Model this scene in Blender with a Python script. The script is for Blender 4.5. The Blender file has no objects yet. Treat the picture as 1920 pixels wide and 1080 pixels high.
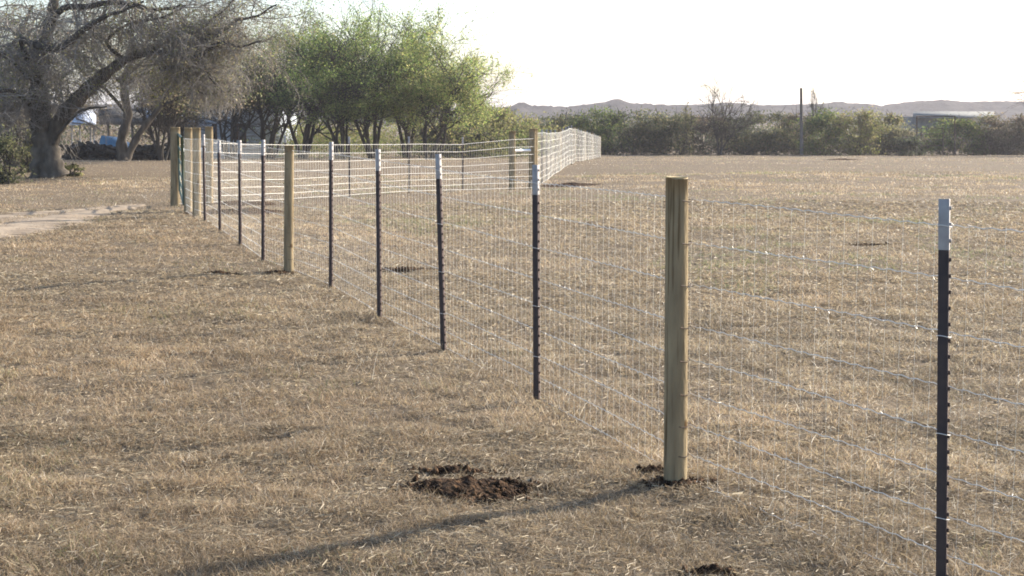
import bpy, math, random
import numpy as np
R = math.radians
scn = bpy.context.scene
COL = scn.collection

# ---------------------------------------------------------------- camera, sky, sun, exposure
F = 2600.0                      # focal length in pixels of a 1920 wide picture
PITCH = math.atan(327.0 / F)
CAM = np.array([0.0, 0.0, 1.6])
cd = bpy.data.cameras.new('camera'); cam = bpy.data.objects.new('camera', cd); COL.objects.link(cam)
cd.sensor_width = 36.0; cd.lens = F * 36.0 / 1920.0
cd.clip_start = 0.05; cd.clip_end = 6000
cam.location = CAM; cam.rotation_euler = (math.pi / 2 - PITCH, 0, 0)
scn.camera = cam

SUN_AZ, SUN_EL = R(56), R(25)    # azimuth from +Y towards +X
world = bpy.data.worlds.new('World'); scn.world = world; world.use_nodes = True
wn = world.node_tree
bg = wn.nodes['Background']
sky = wn.nodes.new('ShaderNodeTexSky'); sky.sky_type = 'NISHITA'; sky.sun_disc = False
sky.sun_elevation = SUN_EL; sky.sun_rotation = SUN_AZ
sky.air_density = 1.0; sky.dust_density = 2.0; sky.ozone_density = 2.5
wn.links.new(sky.outputs[0], bg.inputs['Color']); bg.inputs['Strength'].default_value = 0.145
sd = bpy.data.lights.new('sun', 'SUN'); sun = bpy.data.objects.new('sun', sd); COL.objects.link(sun)
sd.energy = 5.0; sd.angle = R(0.9); sd.color = (1.0, 0.92, 0.80)
sdir = np.array([math.sin(SUN_AZ) * math.cos(SUN_EL), math.cos(SUN_AZ) * math.cos(SUN_EL), math.sin(SUN_EL)])
from mathutils import Vector
sun.rotation_euler = Vector(sdir).to_track_quat('Z', 'Y').to_euler()
sun.location = tuple(sdir * 60)
vs = scn.view_settings
vs.view_transform = 'Standard'; vs.look = 'None'; vs.exposure = 1.25; vs.gamma = 1.0
try: vs.use_curve_mapping = False
except Exception: pass
scn.cycles.filter_width = 1.8
scn.cycles.volume_bounces = 0
scn.cycles.transparent_max_bounces = 8
scn.cycles.max_bounces = 6

# ---------------------------------------------------------------- small maths
def vnoise(x, y, seed=0):
    x = np.asarray(x, float); y = np.asarray(y, float)
    xi = np.floor(x).astype(np.int64); yi = np.floor(y).astype(np.int64)
    fx = x - xi; fy = y - yi
    fx = fx * fx * (3 - 2 * fx); fy = fy * fy * (3 - 2 * fy)
    def h(a, b):
        n = (a * 374761393 + b * 668265263 + seed * 982451653) & 0x7fffffff
        n = ((n ^ (n >> 13)) * 1274126177) & 0x7fffffff
        return ((n ^ (n >> 16)) & 0xffff) / 65535.0
    return (h(xi, yi) * (1 - fx) + h(xi + 1, yi) * fx) * (1 - fy) + (h(xi, yi + 1) * (1 - fx) + h(xi + 1, yi + 1) * fx) * fy
def fbm(x, y, seed=0, o=3):
    s = 0; a = .5; t = 0
    for k in range(o):
        s = s + a * vnoise(x * 2 ** k, y * 2 ** k, seed + k); t += a; a *= .5
    return s / t
def smooth(t): t = np.clip(t, 0, 1); return t * t * (3 - 2 * t)

YK = [-50, 0, 21, 30, 36, 48, 59, 69, 82, 95, 120, 200, 420, 6000]
ZK = [0, 0, 0, -.20, -.29, -.36, -.44, -.68, -1.02, -1.24, -1.7, -2.2, -2.4, -2.4]
def gz_(x, y):
    x = np.asarray(x, float); y = np.asarray(y, float)
    z = np.interp(y, YK, ZK)
    z = z + .12 * (fbm(x / 6.0, y / 2.6, 51, 2) - .5) * smooth((y - 16) / 10) * smooth((100 - y) / 10)
    w = smooth((y - 21) / 8) * (1 - smooth((y - 40) / 20))
    z = z + w * .08 * np.clip(x / 5.0, -1, 1)
    # low swells out in the field and little lumps near by
    z = z + smooth((y - 12) / 20) * .10 * (fbm(x / 9, y / 6, 5) - .5)
    z = z + .075 * (fbm(x / .6, y / .42, 9) - .5) * smooth((60 - y) / 50)
    z = z + .02 * (vnoise(x / .13, y / .13, 19) - .5) * smooth((16 - y) / 8)
    return z
def gz(x, y): return float(gz_(x, y))
cP, sP = math.cos(PITCH), math.sin(PITCH)
def ray(px, py):
    xc = (px - 960) / F; yc = -(py - 540) / F
    return np.array([xc, cP + yc * sP, -sP + yc * cP])
def P(px, py, Y):
    d = ray(px, py); return CAM + d * (Y / d[1])
def G(px, py):
    d = ray(px, py); t = 8.0
    for _ in range(60):
        p = CAM + d * t
        tn = (gz(p[0], p[1]) - CAM[2]) / d[2]
        t = t * .5 + tn * .5
    p = CAM + d * t; p[2] = gz(p[0], p[1]); return p
def on(px, Y):          # ground point at depth Y below picture column px
    x = (px - 960) / F * Y * 1.0
    p = P(px, 300, Y); return np.array([p[0], Y, gz(p[0], Y)])

# ---------------------------------------------------------------- materials
MATS = {}
def mat(name, color, rough=.8, metal=0, noise=None, transl=0, attr=False, bump=None, spec=.3, ramp=None, coords='Object', stretch=(1, 1, 1), gloss=0):
    m = bpy.data.materials.new(name); m.use_nodes = True; nt = m.node_tree; N = nt.nodes; L = nt.links
    b = N['Principled BSDF']; b.inputs['Roughness'].default_value = rough; b.inputs['Metallic'].default_value = metal
    b.inputs['Specular IOR Level'].default_value = spec
    b.inputs['Base Color'].default_value = (*color, 1)
    src = None
    tc = N.new('ShaderNodeTexCoord'); mp = N.new('ShaderNodeMapping'); mp.inputs['Scale'].default_value = stretch
    L.new(tc.outputs[coords], mp.inputs[0])
    if noise:
        scale, c2, lo, hi = noise
        t = N.new('ShaderNodeTexNoise'); t.inputs['Scale'].default_value = scale; t.inputs['Detail'].default_value = 6
        L.new(mp.outputs[0], t.inputs[0])
        r = N.new('ShaderNodeValToRGB'); r.color_ramp.elements[0].position = lo; r.color_ramp.elements[1].position = hi
        r.color_ramp.elements[0].color = (*color, 1); r.color_ramp.elements[1].color = (*c2, 1)
        L.new(t.outputs['Fac'], r.inputs[0]); src = r.outputs[0]
    if attr:
        a = N.new('ShaderNodeAttribute'); a.attribute_name = 'tint'
        if src is not None:
            mx = N.new('ShaderNodeMix'); mx.data_type = 'RGBA'; mx.blend_type = 'MULTIPLY'; mx.inputs[0].default_value = 1
            L.new(src, mx.inputs[6]); L.new(a.outputs['Color'], mx.inputs[7]); src = mx.outputs[2]
        else: src = a.outputs['Color']
    if src is not None: L.new(src, b.inputs['Base Color'])
    if bump:
        t2 = N.new('ShaderNodeTexNoise'); t2.inputs['Scale'].default_value = bump[0]; t2.inputs['Detail'].default_value = 6
        L.new(mp.outputs[0], t2.inputs[0])
        bp = N.new('ShaderNodeBump'); bp.inputs['Strength'].default_value = bump[1]; bp.inputs['Distance'].default_value = bump[2]
        L.new(t2.outputs['Fac'], bp.inputs['Height']); L.new(bp.outputs[0], b.inputs['Normal'])
    if transl:
        tr = N.new('ShaderNodeBsdfTranslucent'); ms = N.new('ShaderNodeMixShader'); ms.inputs[0].default_value = transl
        if src is not None: L.new(src, tr.inputs[0])
        else: tr.inputs[0].default_value = (*color, 1)
        L.new(b.outputs[0], ms.inputs[1]); L.new(tr.outputs[0], ms.inputs[2])
        L.new(ms.outputs[0], N['Material Output'].inputs['Surface'])
    MATS[name] = m; return m
M_ground = mat('ground_thatch', (.11, .082, .054), .95, noise=(16, (.20, .152, .10), .40, .68), bump=(50, .5, .02), spec=.1)
M_soil = mat('dark_soil', (.032, .019, .012), .95, noise=(22, (.15, .088, .048), .42, .72), bump=(60, 1, .03), spec=.1)
M_track = mat('sandy_track', (.22, .17, .12), .95, noise=(2.2, (.36, .285, .205), .35, .7), bump=(12, .5, .03), spec=.1)
M_grass = mat('dry_grass', (.3, .25, .18), .6, attr=True, transl=.42, spec=.35)
M_hill = mat('scrub_hill', (.010, .009, .009), 1, noise=(.08, (.055, .048, .04), .4, .68), coords='Object', bump=(.2, 1, 4), spec=0, stretch=(1, .5, 2.2))
M_wood = mat('treated_pine', (.165, .125, .078), .97, noise=(8, (.38, .30, .18), .25, .85), bump=(40, .8, .008), stretch=(2.2, 2.2, .4), spec=.04)
nt = M_wood.node_tree; N = nt.nodes; L = nt.links
b_ = N['Principled BSDF']; src = b_.inputs['Base Color'].links[0].from_socket
tc = N.new('ShaderNodeTexCoord'); mp = N.new('ShaderNodeMapping'); mp.inputs['Scale'].default_value = (26, 26, .9)
t_ = N.new('ShaderNodeTexNoise'); t_.inputs['Scale'].default_value = 2.2; t_.inputs['Detail'].default_value = 5
rp = N.new('ShaderNodeValToRGB'); rp.color_ramp.elements[0].position = .34; rp.color_ramp.elements[0].color = (.5, .45, .4, 1); rp.color_ramp.elements[1].position = .42; rp.color_ramp.elements[1].color = (1, 1, 1, 1)
vr = N.new('ShaderNodeTexVoronoi'); vr.inputs['Scale'].default_value = 5.5
mp2 = N.new('ShaderNodeMapping'); mp2.inputs['Scale'].default_value = (1.2, 1.2, .75)
rk = N.new('ShaderNodeValToRGB'); rk.color_ramp.elements[0].position = .06; rk.color_ramp.elements[0].color = (.38, .30, .24, 1); rk.color_ramp.elements[1].position = .12; rk.color_ramp.elements[1].color = (1, 1, 1, 1)
L.new(tc.outputs['Object'], mp.inputs[0]); L.new(mp.outputs[0], t_.inputs[0]); L.new(t_.outputs['Fac'], rp.inputs[0])
L.new(tc.outputs['Object'], mp2.inputs[0]); L.new(mp2.outputs[0], vr.inputs['Vector']); L.new(vr.outputs['Distance'], rk.inputs[0])
for q_ in (rp, rk):
    mx = N.new('ShaderNodeMix'); mx.data_type = 'RGBA'; mx.blend_type = 'MULTIPLY'; mx.inputs[0].default_value = 1
    L.new(src, mx.inputs[6]); L.new(q_.outputs[0], mx.inputs[7]); src = mx.outputs[2]
L.new(src, b_.inputs['Base Color'])
M_woodend = mat('pine_end_grain', (.42, .34, .19), .8, noise=(30, (.28, .2, .1), .4, .7))
M_tpost = mat('dark_enamel', (.062, .046, .042), .85, noise=(22, (.085, .06, .05), .4, .75), spec=.12)
M_white = mat('white_enamel', (.29, .262, .245), .85, noise=(22, (.40, .37, .35), .3, .7), spec=.4)
M_wire = mat('galvanised_wire', (.64, .62, .58), .58, metal=.82, noise=(60, (.76, .73, .67), .3, .7), spec=.6)
M_pipe = mat('galvanised_pipe', (.86, .86, .86), .3, metal=.75, noise=(20, (.8, .8, .8), .3, .7))
M_gate = mat('green_gate_paint', (.035, .06, .035), .5, noise=(20, (.055, .085, .05), .3, .7), spec=.5)
M_bark = mat('grey_bark', (.045, .038, .030), .95, noise=(4, (.14, .118, .095), .35, .7), bump=(10, .8, .05), stretch=(1, 1, .3), spec=.1)
M_twig = mat('grey_twig', (.14, .125, .11), .9, noise=(.7, (.29, .265, .235), .3, .7), spec=.15)
M_darkbark = mat('dark_bark', (.035, .03, .027), .95, noise=(5, (.085, .075, .062), .35, .7), stretch=(1, 1, .3), spec=.1)
M_leaf = mat('leaf', (.1, .12, .04), .6, attr=True, transl=.6, spec=.25)
M_siding = mat('pale_siding', (.32, .35, .39), .8, noise=(3, (.40, .43, .47), .4, .6), spec=.2)
M_trimd = mat('brown_shutter', (.09, .055, .045), .8, noise=(8, (.12, .07, .05), .4, .6))
M_roof = mat('dark_shingle', (.06, .06, .06), 1, noise=(6, (.10, .095, .09), .4, .6), bump=(15, .5, .03), spec=0)
M_tin = mat('tin_roof', (.42, .46, .54), .5, metal=.1, noise=(2, (.55, .58, .64), .4, .6))
M_tarp = mat('blue_tarp', (.05, .14, .23), .5, noise=(3, (.08, .19, .27), .4, .6), bump=(4, .5, .05))
M_glass = mat('window_glass', (.02, .025, .03), .15, noise=(4, (.03, .035, .04), .4, .6), spec=.5)
M_barn = mat('dull_barn_board', (.10, .105, .10), .9, noise=(3, (.15, .15, .14), .4, .6))
M_pole = mat('weathered_pole', (.10, .085, .08), .9, noise=(6, (.17, .15, .13), .3, .7), stretch=(3, 3, .3))
M_rust = mat('rusty_steel', (.05, .035, .03), .8, noise=(9, (.10, .06, .04), .4, .7))

# ---------------------------------------------------------------- mesh helpers
W0 = {}
def tag(o, label=None, cat=None, group=None, kind=None):
    if label: o['label'] = label
    if cat: o['category'] = cat
    if group: o['group'] = group
    if kind: o['kind'] = kind
    return o
def empty(name, loc):
    o = bpy.data.objects.new(name, None); COL.objects.link(o); o.location = tuple(loc); o.empty_display_size = .2
    W0[o.name] = np.array(loc, float); return o
class MB:
    """collects geometry in world coordinates"""
    def __init__(s): s.v = []; s.f3 = []; s.f4 = []; s.ng = []; s.n = 0; s.tint = []
    def add(s, v, f, tint=None):
        v = np.asarray(v, float).reshape(-1, 3); f = np.asarray(f, int)
        (s.f3 if f.shape[1] == 3 else s.f4).append(f + s.n) if len(f) else None
        s.v.append(v); s.n += len(v)
        if tint is not None: s.tint.append(np.asarray(tint, float))
    def box(s, c, size, rz=0, tilt=None):
        c = np.array(c, float); h = np.array(size, float) / 2
        q = np.array([[x, y, z] for x in (-1, 1) for y in (-1, 1) for z in (-1, 1)], float) * h
        if tilt: 
            a = tilt; q = q @ np.array([[math.cos(a), 0, -math.sin(a)], [0, 1, 0], [math.sin(a), 0, math.cos(a)]])
        ca, sa = math.cos(rz), math.sin(rz)
        q = q @ np.array([[ca, sa, 0], [-sa, ca, 0], [0, 0, 1]])
        s.add(q + c, [[0, 1, 3, 2], [4, 6, 7, 5], [0, 4, 5, 1], [2, 3, 7, 6], [0, 2, 6, 4], [1, 5, 7, 3]])
    def tube(s, pts, rad, k=8, cap=True):
        pts = np.asarray(pts, float); n = len(pts); rad = np.broadcast_to(np.asarray(rad, float), (n,))
        d = np.gradient(pts, axis=0); d /= np.linalg.norm(d, axis=1)[:, None] + 1e-12
        ref = np.array([0, 0, 1.0]) if abs(d[0][2]) < .8 else np.array([1.0, 0, 0])
        u = np.cross(d, ref); u /= np.linalg.norm(u, axis=1)[:, None] + 1e-12
        w = np.cross(d, u)
        a = np.arange(k) * 2 * math.pi / k
        v = pts[:, None] + rad[:, None, None] * (np.cos(a)[None, :, None] * u[:, None] + np.sin(a)[None, :, None] * w[:, None])
        v = v.reshape(-1, 3)
        i = np.arange(n - 1)[:, None] * k; j = np.arange(k)[None]; j2 = (j + 1) % k
        f = np.stack([i + j, i + j2, i + k + j2, i + k + j], -1).reshape(-1, 4)
        base = s.n
        s.add(v, f)
        if cap and k >= 3:
            s.ng.append([base + q for q in range(k)]); s.ng.append([base + (n - 1) * k + q for q in range(k)][::-1])
    def segs(s, p0, p1, r0, r1, k=3):
        p0 = np.asarray(p0, float); p1 = np.asarray(p1, float); n = len(p0)
        r0 = np.broadcast_to(np.asarray(r0, float), (n,)); r1 = np.broadcast_to(np.asarray(r1, float), (n,))
        d = p1 - p0; d /= np.linalg.norm(d, axis=1)[:, None] + 1e-12
        ref = np.where(np.abs(d[:, 2:3]) < .8, np.array([[0, 0, 1.0]]), np.array([[1.0, 0, 0]]))
        u = np.cross(d, ref); u /= np.linalg.norm(u, axis=1)[:, None] + 1e-12; w = np.cross(d, u)
        a = np.arange(k) * 2 * math.pi / k
        off = np.cos(a)[None, :, None] * u[:, None] + np.sin(a)[None, :, None] * w[:, None]
        v = np.concatenate([p0[:, None] + off * r0[:, None, None], p1[:, None] + off * r1[:, None, None]], 1).reshape(-1, 3)
        i = np.arange(n)[:, None] * 2 * k; j = np.arange(k)[None]; j2 = (j + 1) % k
        s.add(v, np.stack([i + j, i + j2, i + k + j2, i + k + j], -1).reshape(-1, 4))
    def build(s, name, m, parent=None, origin=None, smooth_=False):
        v = np.concatenate(s.v) if s.v else np.zeros((0, 3))
        if origin is None: origin = W0[parent.name] if parent is not None else v.mean(0) * [1, 1, 0] + [0, 0, v[:, 2].min()]
        origin = np.array(origin, float)
        v = v - origin
        me = bpy.data.meshes.new(name)
        f3 = np.concatenate(s.f3) if s.f3 else np.zeros((0, 3), int)
        f4 = np.concatenate(s.f4) if s.f4 else np.zeros((0, 4), int)
        idx = np.concatenate([f3.ravel(), f4.ravel()] + [np.array(g) for g in s.ng]).astype(np.int32)
        sizes = np.concatenate([np.full(len(f3), 3), np.full(len(f4), 4), np.array([len(g) for g in s.ng], int)]).astype(np.int32)
        me.vertices.add(len(v)); me.vertices.foreach_set('co', v.ravel().astype(np.float32))
        me.loops.add(len(idx)); me.loops.foreach_set('vertex_index', idx)
        me.polygons.add(len(sizes)); me.polygons.foreach_set('loop_start', np.concatenate([[0], np.cumsum(sizes)[:-1]]).astype(np.int32))
        me.polygons.foreach_set('loop_total', sizes)
        if smooth_: me.polygons.foreach_set('use_smooth', np.ones(len(sizes), bool))
        me.update(calc_edges=True); me.validate()
        if s.tint:
            t = np.concatenate(s.tint)
            if len(t) == len(v):
                at = me.attributes.new('tint', 'FLOAT_COLOR', 'POINT')
                at.data.foreach_set('color', np.concatenate([t, np.ones((len(t), 1))], 1).ravel().astype(np.float32))
        me.materials.append(m)
        o = bpy.data.objects.new(name, me); COL.objects.link(o)
        if parent is not None: o.parent = parent; o.location = tuple(origin - W0[parent.name])
        else: o.location = tuple(origin)
        W0[o.name] = origin
        return o

# ---------------------------------------------------------------- ground
def axis_s(n, near, far, p):
    t = np.linspace(-1, 1, n); return np.sinh(t * p) / math.sinh(p) * far
xs = axis_s(321, 0, 3000, 7.6)
t = np.linspace(0, 1, 520)
ys = np.concatenate([[-400, -60, -15, -4, 0], 2 + (np.exp(t * 7.6) - 1) / (math.exp(7.6) - 1) * 3300])
XX, YY = np.meshgrid(xs, ys)
ZZ = gz_(XX, YY)
g = MB(); nx = len(xs)
i = np.arange(len(ys) - 1)[:, None] * nx; j = np.arange(nx - 1)[None]
g.add(np.stack([XX, YY, ZZ], -1).reshape(-1, 3), np.stack([i + j, i + j + 1, i + nx + j + 1, i + nx + j], -1).reshape(-1, 4))
tag(g.build('ground', M_ground, origin=(0, 0, 0), smooth_=True), 'dry tan pasture ground sloping gently away to the hedgerow', kind='structure')

# dirt track, left: comes in from the left edge and curves towards the gate
tk = [(-420, 474, 1.7), (-120, 436, 1.5), (40, 411, 1.25), (120, 399, .85), (200, 391, .5), (262, 385, .25)]
cen = np.array([G(a, b) for a, b, w in tk]); wid = np.array([w for *_, w in tk])
tt = np.linspace(0, len(tk) - 1, 260); ci = np.stack([np.interp(tt, range(len(tk)), cen[:, k]) for k in range(3)], 1); wi = np.interp(tt, range(len(tk)), wid)
dd = np.gradient(ci, axis=0); nn = np.stack([-dd[:, 1], dd[:, 0]], 1); nn /= np.linalg.norm(nn, axis=1)[:, None]
U = np.linspace(-1, 1, 15)
rag = (vnoise(tt * 2.2, tt * 0 + .5, 3) - .5) * .5
tv = []
for a in range(len(tt)):
    for u in U:
        w = wi[a] * (1 + .5 * (vnoise(tt[a] * 9, np.sign(u) * 2 + 9, 4) - .5) + .35 * (vnoise(tt[a] * 31, np.sign(u) * 3 + 9, 6) - .5))
        x = ci[a, 0] + nn[a, 0] * u * w; y = ci[a, 1] + nn[a, 1] * u * w
        tv.append((x, y, gz(x, y) + .028 - .045 * abs(u) ** 3 - .02 * math.exp(-(u / .2) ** 2)))
tb = MB(); i = np.arange(len(tt) - 1)[:, None] * 15; j = np.arange(14)[None]
tb.add(tv, np.stack([i + j, i + j + 1, i + 15 + j + 1, i + 15 + j], -1).reshape(-1, 4))
tag(tb.build('dirt_track', M_track, origin=(0, 0, 0), smooth_=True), 'pale sandy dirt track curving in from the left', kind='structure')
def track_mask(x, y):
    m = np.full(len(x), 9.0)
    for a in range(0, len(tt), 3):
        m = np.minimum(m, np.sqrt((x - ci[a, 0]) ** 2 + (y - ci[a, 1]) ** 2) / wi[a])
    return (m < .9 + .5 * (fbm(x / .5, y / .5, 78, 2) - .5)) & ~((m < .22) & (fbm(x / .6, y / .4, 79, 2) > .42))

# hills
hp = [(-2600, 196), (-1500, 190), (-600, 200), (0, 196), (500, 202), (900, 204), (955, 203), (975, 193), (1000, 201), (1060, 203), (1130, 194), (1155, 188), (1180, 196), (1250, 200), (1310, 199), (1360, 195), (1420, 200), (1500, 199),
      (1545, 196), (1562, 192), (1590, 196), (1615, 196), (1650, 201), (1700, 193), (1760, 190), (1800, 194), (1850, 193), (1920, 194), (2400, 188), (3200, 197), (4400, 192)]
hx = np.array([p[0] for p in hp]); hy = np.array([p[1] for p in hp])
px = np.linspace(-2600, 4400, 1400); HY = 640.0
top = 1.6 + (213 - np.interp(px, hx, hy)) / F * HY
top = top + .9 * fbm(px / 6.0, px * 0, 44, 3) + .3 * vnoise(px / 60., px * 0, 2)
X = (px - 960) / F * HY
hb = MB(); prof = [(-150, -.02), (-90, .12), (-55, .35), (-30, .62), (-12, .88), (0, 1), (25, .95), (80, .5), (160, -.05)]
base = -2.6
hv = []
for dy, hfrac in prof:
    zz = base + (top - base) * hfrac + (fbm(X / 14, X * 0 + dy, 8) - .5) * 1.4 * (0 < hfrac < 1)
    hv.append(np.stack([X * (1 + dy / HY * .5), np.full_like(X, HY + dy) + 14 * (vnoise(X / 50, X * 0 + dy, 3) - .5) * (hfrac < 1), zz], 1))
n = len(px)
i = np.arange(len(prof) - 1)[:, None] * n; j = np.arange(n - 1)[None]
hb.add(np.concatenate(hv), np.stack([i + j, i + j + 1, i + n + j + 1, i + n + j], -1).reshape(-1, 4))
tag(hb.build('hills', M_hill, origin=(0, HY, base)), 'low dark scrub covered hills along the horizon', kind='structure')

# ---------------------------------------------------------------- posts
def lathe_post(mb, b, tpt, r0, r1, k=20, seed=0):
    rng = np.random.RandomState(seed)
    hs = np.array([-.12, 0, .15, .4, .7, .93, 1.0])
    pts = np.array([b + (tpt - b) * h for h in hs]); pts[:, :2] += rng.uniform(-.002, .002, (len(hs), 2))
    rr = np.interp(hs, [0, 1], [r0, r1]); rr[-1] *= .975
    mb.tube(pts, rr, k)
def wood_post(parent, pb, pt_y, wpx, ptx=None, label=None, seed=0, name='wooden_post', ridges=True):
    """pb: base point; top at pixel row pt_y, column ptx"""
    Y = pb[1]
    t_ = P(ptx, pt_y, Y); s = F / Y
    mb = MB(); r = wpx / 2 / s; lathe_post(mb, pb, t_, r * 1.03, r * .97, seed=seed)
    o = mb.build(name, M_wood, parent, origin=pb, smooth_=False)
    for p in o.data.polygons: p.use_smooth = len(p.vertices) == 4
    if label: o['label'] = label
    e = MB(); e.tube([t_ + [0, 0, -.004], t_ + [0, 0, .004]], r * .93, 20)
    e.build('sawn_top', M_woodend, o)
    return o, r
T_ANG = R(-22)
def t_post(parent, pb, tp, label=None, sc=1.0, tip=.165, studs=True, ang=T_ANG):
    """T section steel post with studs on the field side"""
    H = np.linalg.norm(tp - pb); ax = (tp - pb) / H
    ca, sa = math.cos(ang), math.sin(ang)
    def loc(u, w, h): return pb + ax * h + np.array([ca * u - sa * w, sa * u + ca * w, 0])
    # u: across to the right (towards the wire), w: along the fence
    w_ = .0175 * sc; th = .003 * sc
    prof = [(.016, -w_), (.016, w_), (.016 - th * 1.2, w_), (.016 - th * 1.2, th), (-.018, th), (-.018, -th), (.016 - th * 1.2, -th), (.016 - th * 1.2, -w_)]
    prof = [(a * sc if abs(a) > .002 else a, b) for a, b in prof]
    def ext(mb, h0, h1, grow=0):
        v = [loc(u * (1 + grow), w * (1 + grow), h) for h in (h0, h1) for u, w in prof]
        b0 = mb.n; n = len(prof)
        mb.add(v, [[a, (a + 1) % n, n + (a + 1) % n, n + a] for a in range(n)])
        mb.ng.append([b0 + n + a for a in range(n)])
    mb = MB(); ext(mb, -.3, H - tip)
    if studs:
        for h in np.arange(.06, H - .02, .053):
            if h > H - tip - .01: continue
            c = loc(.0185 * sc, 0, h); mb.box(c, (.008 * sc, .010 * sc, .012 * sc), ang)
    o = mb.build('t_post', M_tpost, parent, origin=pb)
    if label: o['label'] = label
    m2 = MB(); ext(m2, H - tip, H, .02)
    for h in np.arange(H - tip + .03, H - .02, .053):
        if studs: m2.box(loc(.0185 * sc, 0, h), (.008 * sc, .010 * sc, .012 * sc), ang)
    m2.build('white_tip', M_white, o)
    return o
WH = [1.23, 1.05, .87, .69, .545, .40, .26, .13, .02]
def wire_mesh(parent, path, z0s, r=.0016, stay=.0762, kn=True, wob=.006, seed=1, heights=WH, name='wire_mesh', rh=None, scale=None):
    """path: list of xy, z0s: ground height there; hinge joint knots on every crossing"""
    rng = np.random.RandomState(seed)
    path = np.array(path, float)[:, :2]; z0s = np.array(z0s, float)
    L = np.concatenate([[0], np.cumsum(np.linalg.norm(np.diff(path, axis=0), axis=1))])
    n = int(L[-1] / stay); s = (np.arange(n) + .5) * stay
    def at(q): return np.interp(q, L, path[:, 0]), np.interp(q, L, path[:, 1]), np.interp(q, L, z0s)
    hs = np.array(heights); sc = np.ones(len(L)) if scale is None else np.array(scale)
    mb = MB(); rh = rh or r * 1.25
    for k, h in enumerate(hs):
        q = np.arange(0, L[-1], stay / 4); x, y, z = at(q); f = np.interp(q, L, sc)
        zz = z + h * f + wob * np.sin(q * 2 * math.pi / (stay)) * .35 + (vnoise(q / .9, q * 0 + k, seed) - .5) * .012
        d = (vnoise(q / .5, q * 0 + k + 40, seed) - .5) * .008
        mb.tube(np.stack([x + d, y + d * .3 + np.cos(q * 2 * math.pi / stay) * .001, zz], 1), rh, 4)
    p0 = []; p1 = []
    xs_, ys_, z_ = at(s); f = np.interp(s, L, sc)
    for k in range(len(hs) - 1):
        jx = rng.normal(0, .004, n); jx2 = rng.normal(0, .004, n)
        p0.append(np.stack([xs_ + jx * .5, ys_ + jx, z_ + hs[k] * f], 1)); p1.append(np.stack([xs_ + jx2 * .5, ys_ + jx2, z_ + hs[k + 1] * f], 1))
    mb.segs(np.concatenate(p0), np.concatenate(p1), r, r, 3)
    if kn:
        for k in range(len(hs)):
            c = np.stack([xs_, ys_, z_ + hs[k] * f], 1) + rng.normal(0, .0015, (n, 3))
            tt_ = rng.normal(0, 1, (n, 3)) * [.3, .3, 1]; tt_ /= np.linalg.norm(tt_, axis=1)[:, None]
            mb.segs(c - tt_ * .008, c + tt_ * .008, r * 1.6, r * 1.6, 4)
    return mb.build(name, M_wire, parent)

# near fence -----------------------------------------------------------------
near = [('T', 1765, 1112, 1771, 373), ('W', 1267, 906, 1269.5, 333), ('T', 1006, 753, 1004, 309), ('T', 831, 658, 821, 289),
        ('T', 711, 596, 708, 280), ('T', 620, 538, 620.5, 266), ('W', 541, 509, 542.5, 273), ('T', 493, 490, 493, 262),
        ('T', 450, 459, 449, 263), ('T', 412, 433, 410, 263), ('T', 384, 415, 381, 252), ('W', 369, 407, 368.5, 240), ('W', 353, 397, 353, 240)]
bases = [G(a, b) for _, a, b, _, _ in near]
fence = empty('wire_fence', bases[1])
tag(fence, 'new galvanised wire fence running from the right foreground back to the gate', 'fence')
tl = ['steel post with white tip nearest the camera at the right edge', None, 'white tipped steel post first beyond the thick near wooden post', 'steel post leaning slightly left, second beyond the near wooden post',
      'third white tipped steel post beyond the near wooden post', 'white tipped steel post just right of the smaller wooden post', None, 'steel post just left of the smaller wooden post', 'second steel post left of the smaller wooden post',
      'third steel post left of the smaller wooden post', 'last steel post before the corner wooden post']
wl = {1: 'thick round wooden post in the right foreground, lit down its right edge', 6: 'round wooden post in the middle of the fence run', 11: 'tall wooden corner post with sunlit edge', 12: 'wooden gate side post hidden partly behind the corner post'}
wr = {1: 44, 6: 18, 11: 15.5, 12: 15}
radii = {}
for k, (kind, bx_, by_, tx_, ty_) in enumerate(near):
    if kind == 'T': t_post(fence, bases[k], P(tx_, ty_, bases[k][1]), tl[k], sc=1.0 if k < 6 else 1.05)
    else:
        o, r_ = wood_post(fence, bases[k], ty_, wr[k], tx_, wl[k], seed=k); radii[k] = r_
        for h in WH[:-1]:
            st = MB(); a = np.linspace(-1.2, 1.2, 7)
            st.tube(np.stack([bases[k][0] + (r_ + .003) * np.cos(a - .3), bases[k][1] + (r_ + .003) * np.sin(a - .3), np.full(7, bases[k][2] + h) + .004 * np.sin(a * 3)], 1), .002, 4)
            st.build('staple', M_rust, o)
# clips on the near T posts
for k in (0, 2, 3):
    par = [c for c in fence.children if c.name.startswith('t_post')][{0: 0, 2: 1, 3: 2}[k]]
    tp = P(near[k][3], near[k][4], bases[k][1]); ax = (tp - bases[k]) / np.linalg.norm(tp - bases[k])
    for h in (1.23, .87, .545, .26):
        c = bases[k] + ax * h; a = np.linspace(math.pi * .15, math.pi * 1.85, 12) 
        m_ = MB(); m_.tube(np.stack([c[0] + .003 + .024 * np.cos(a), c[1] + .022 * np.sin(a), c[2] + .003 * np.sin(a * 2)], 1), .0016, 5)
        m_.build('wire_clip', M_wire, par)
tn = bases[0] + (bases[0] - bases[1]) * 1.0; tn[2] = gz(tn[0], tn[1])
pathn = [tn + [.03, 0, 0]] + [b + ([(radii[k] + .004), 0, 0] if k in (1, 6) else [-.02, -radii[k] - .015, 0] if k in radii else [.026, .0, 0]) for k, b in enumerate(bases)]
zn = [gz(tn[0], tn[1])] + [b[2] for b in bases]
# posts differ a little in how high the mesh hangs
wire_mesh(fence, pathn, zn, r=.0006, seed=2, rh=.0017, wob=.008)

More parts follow.
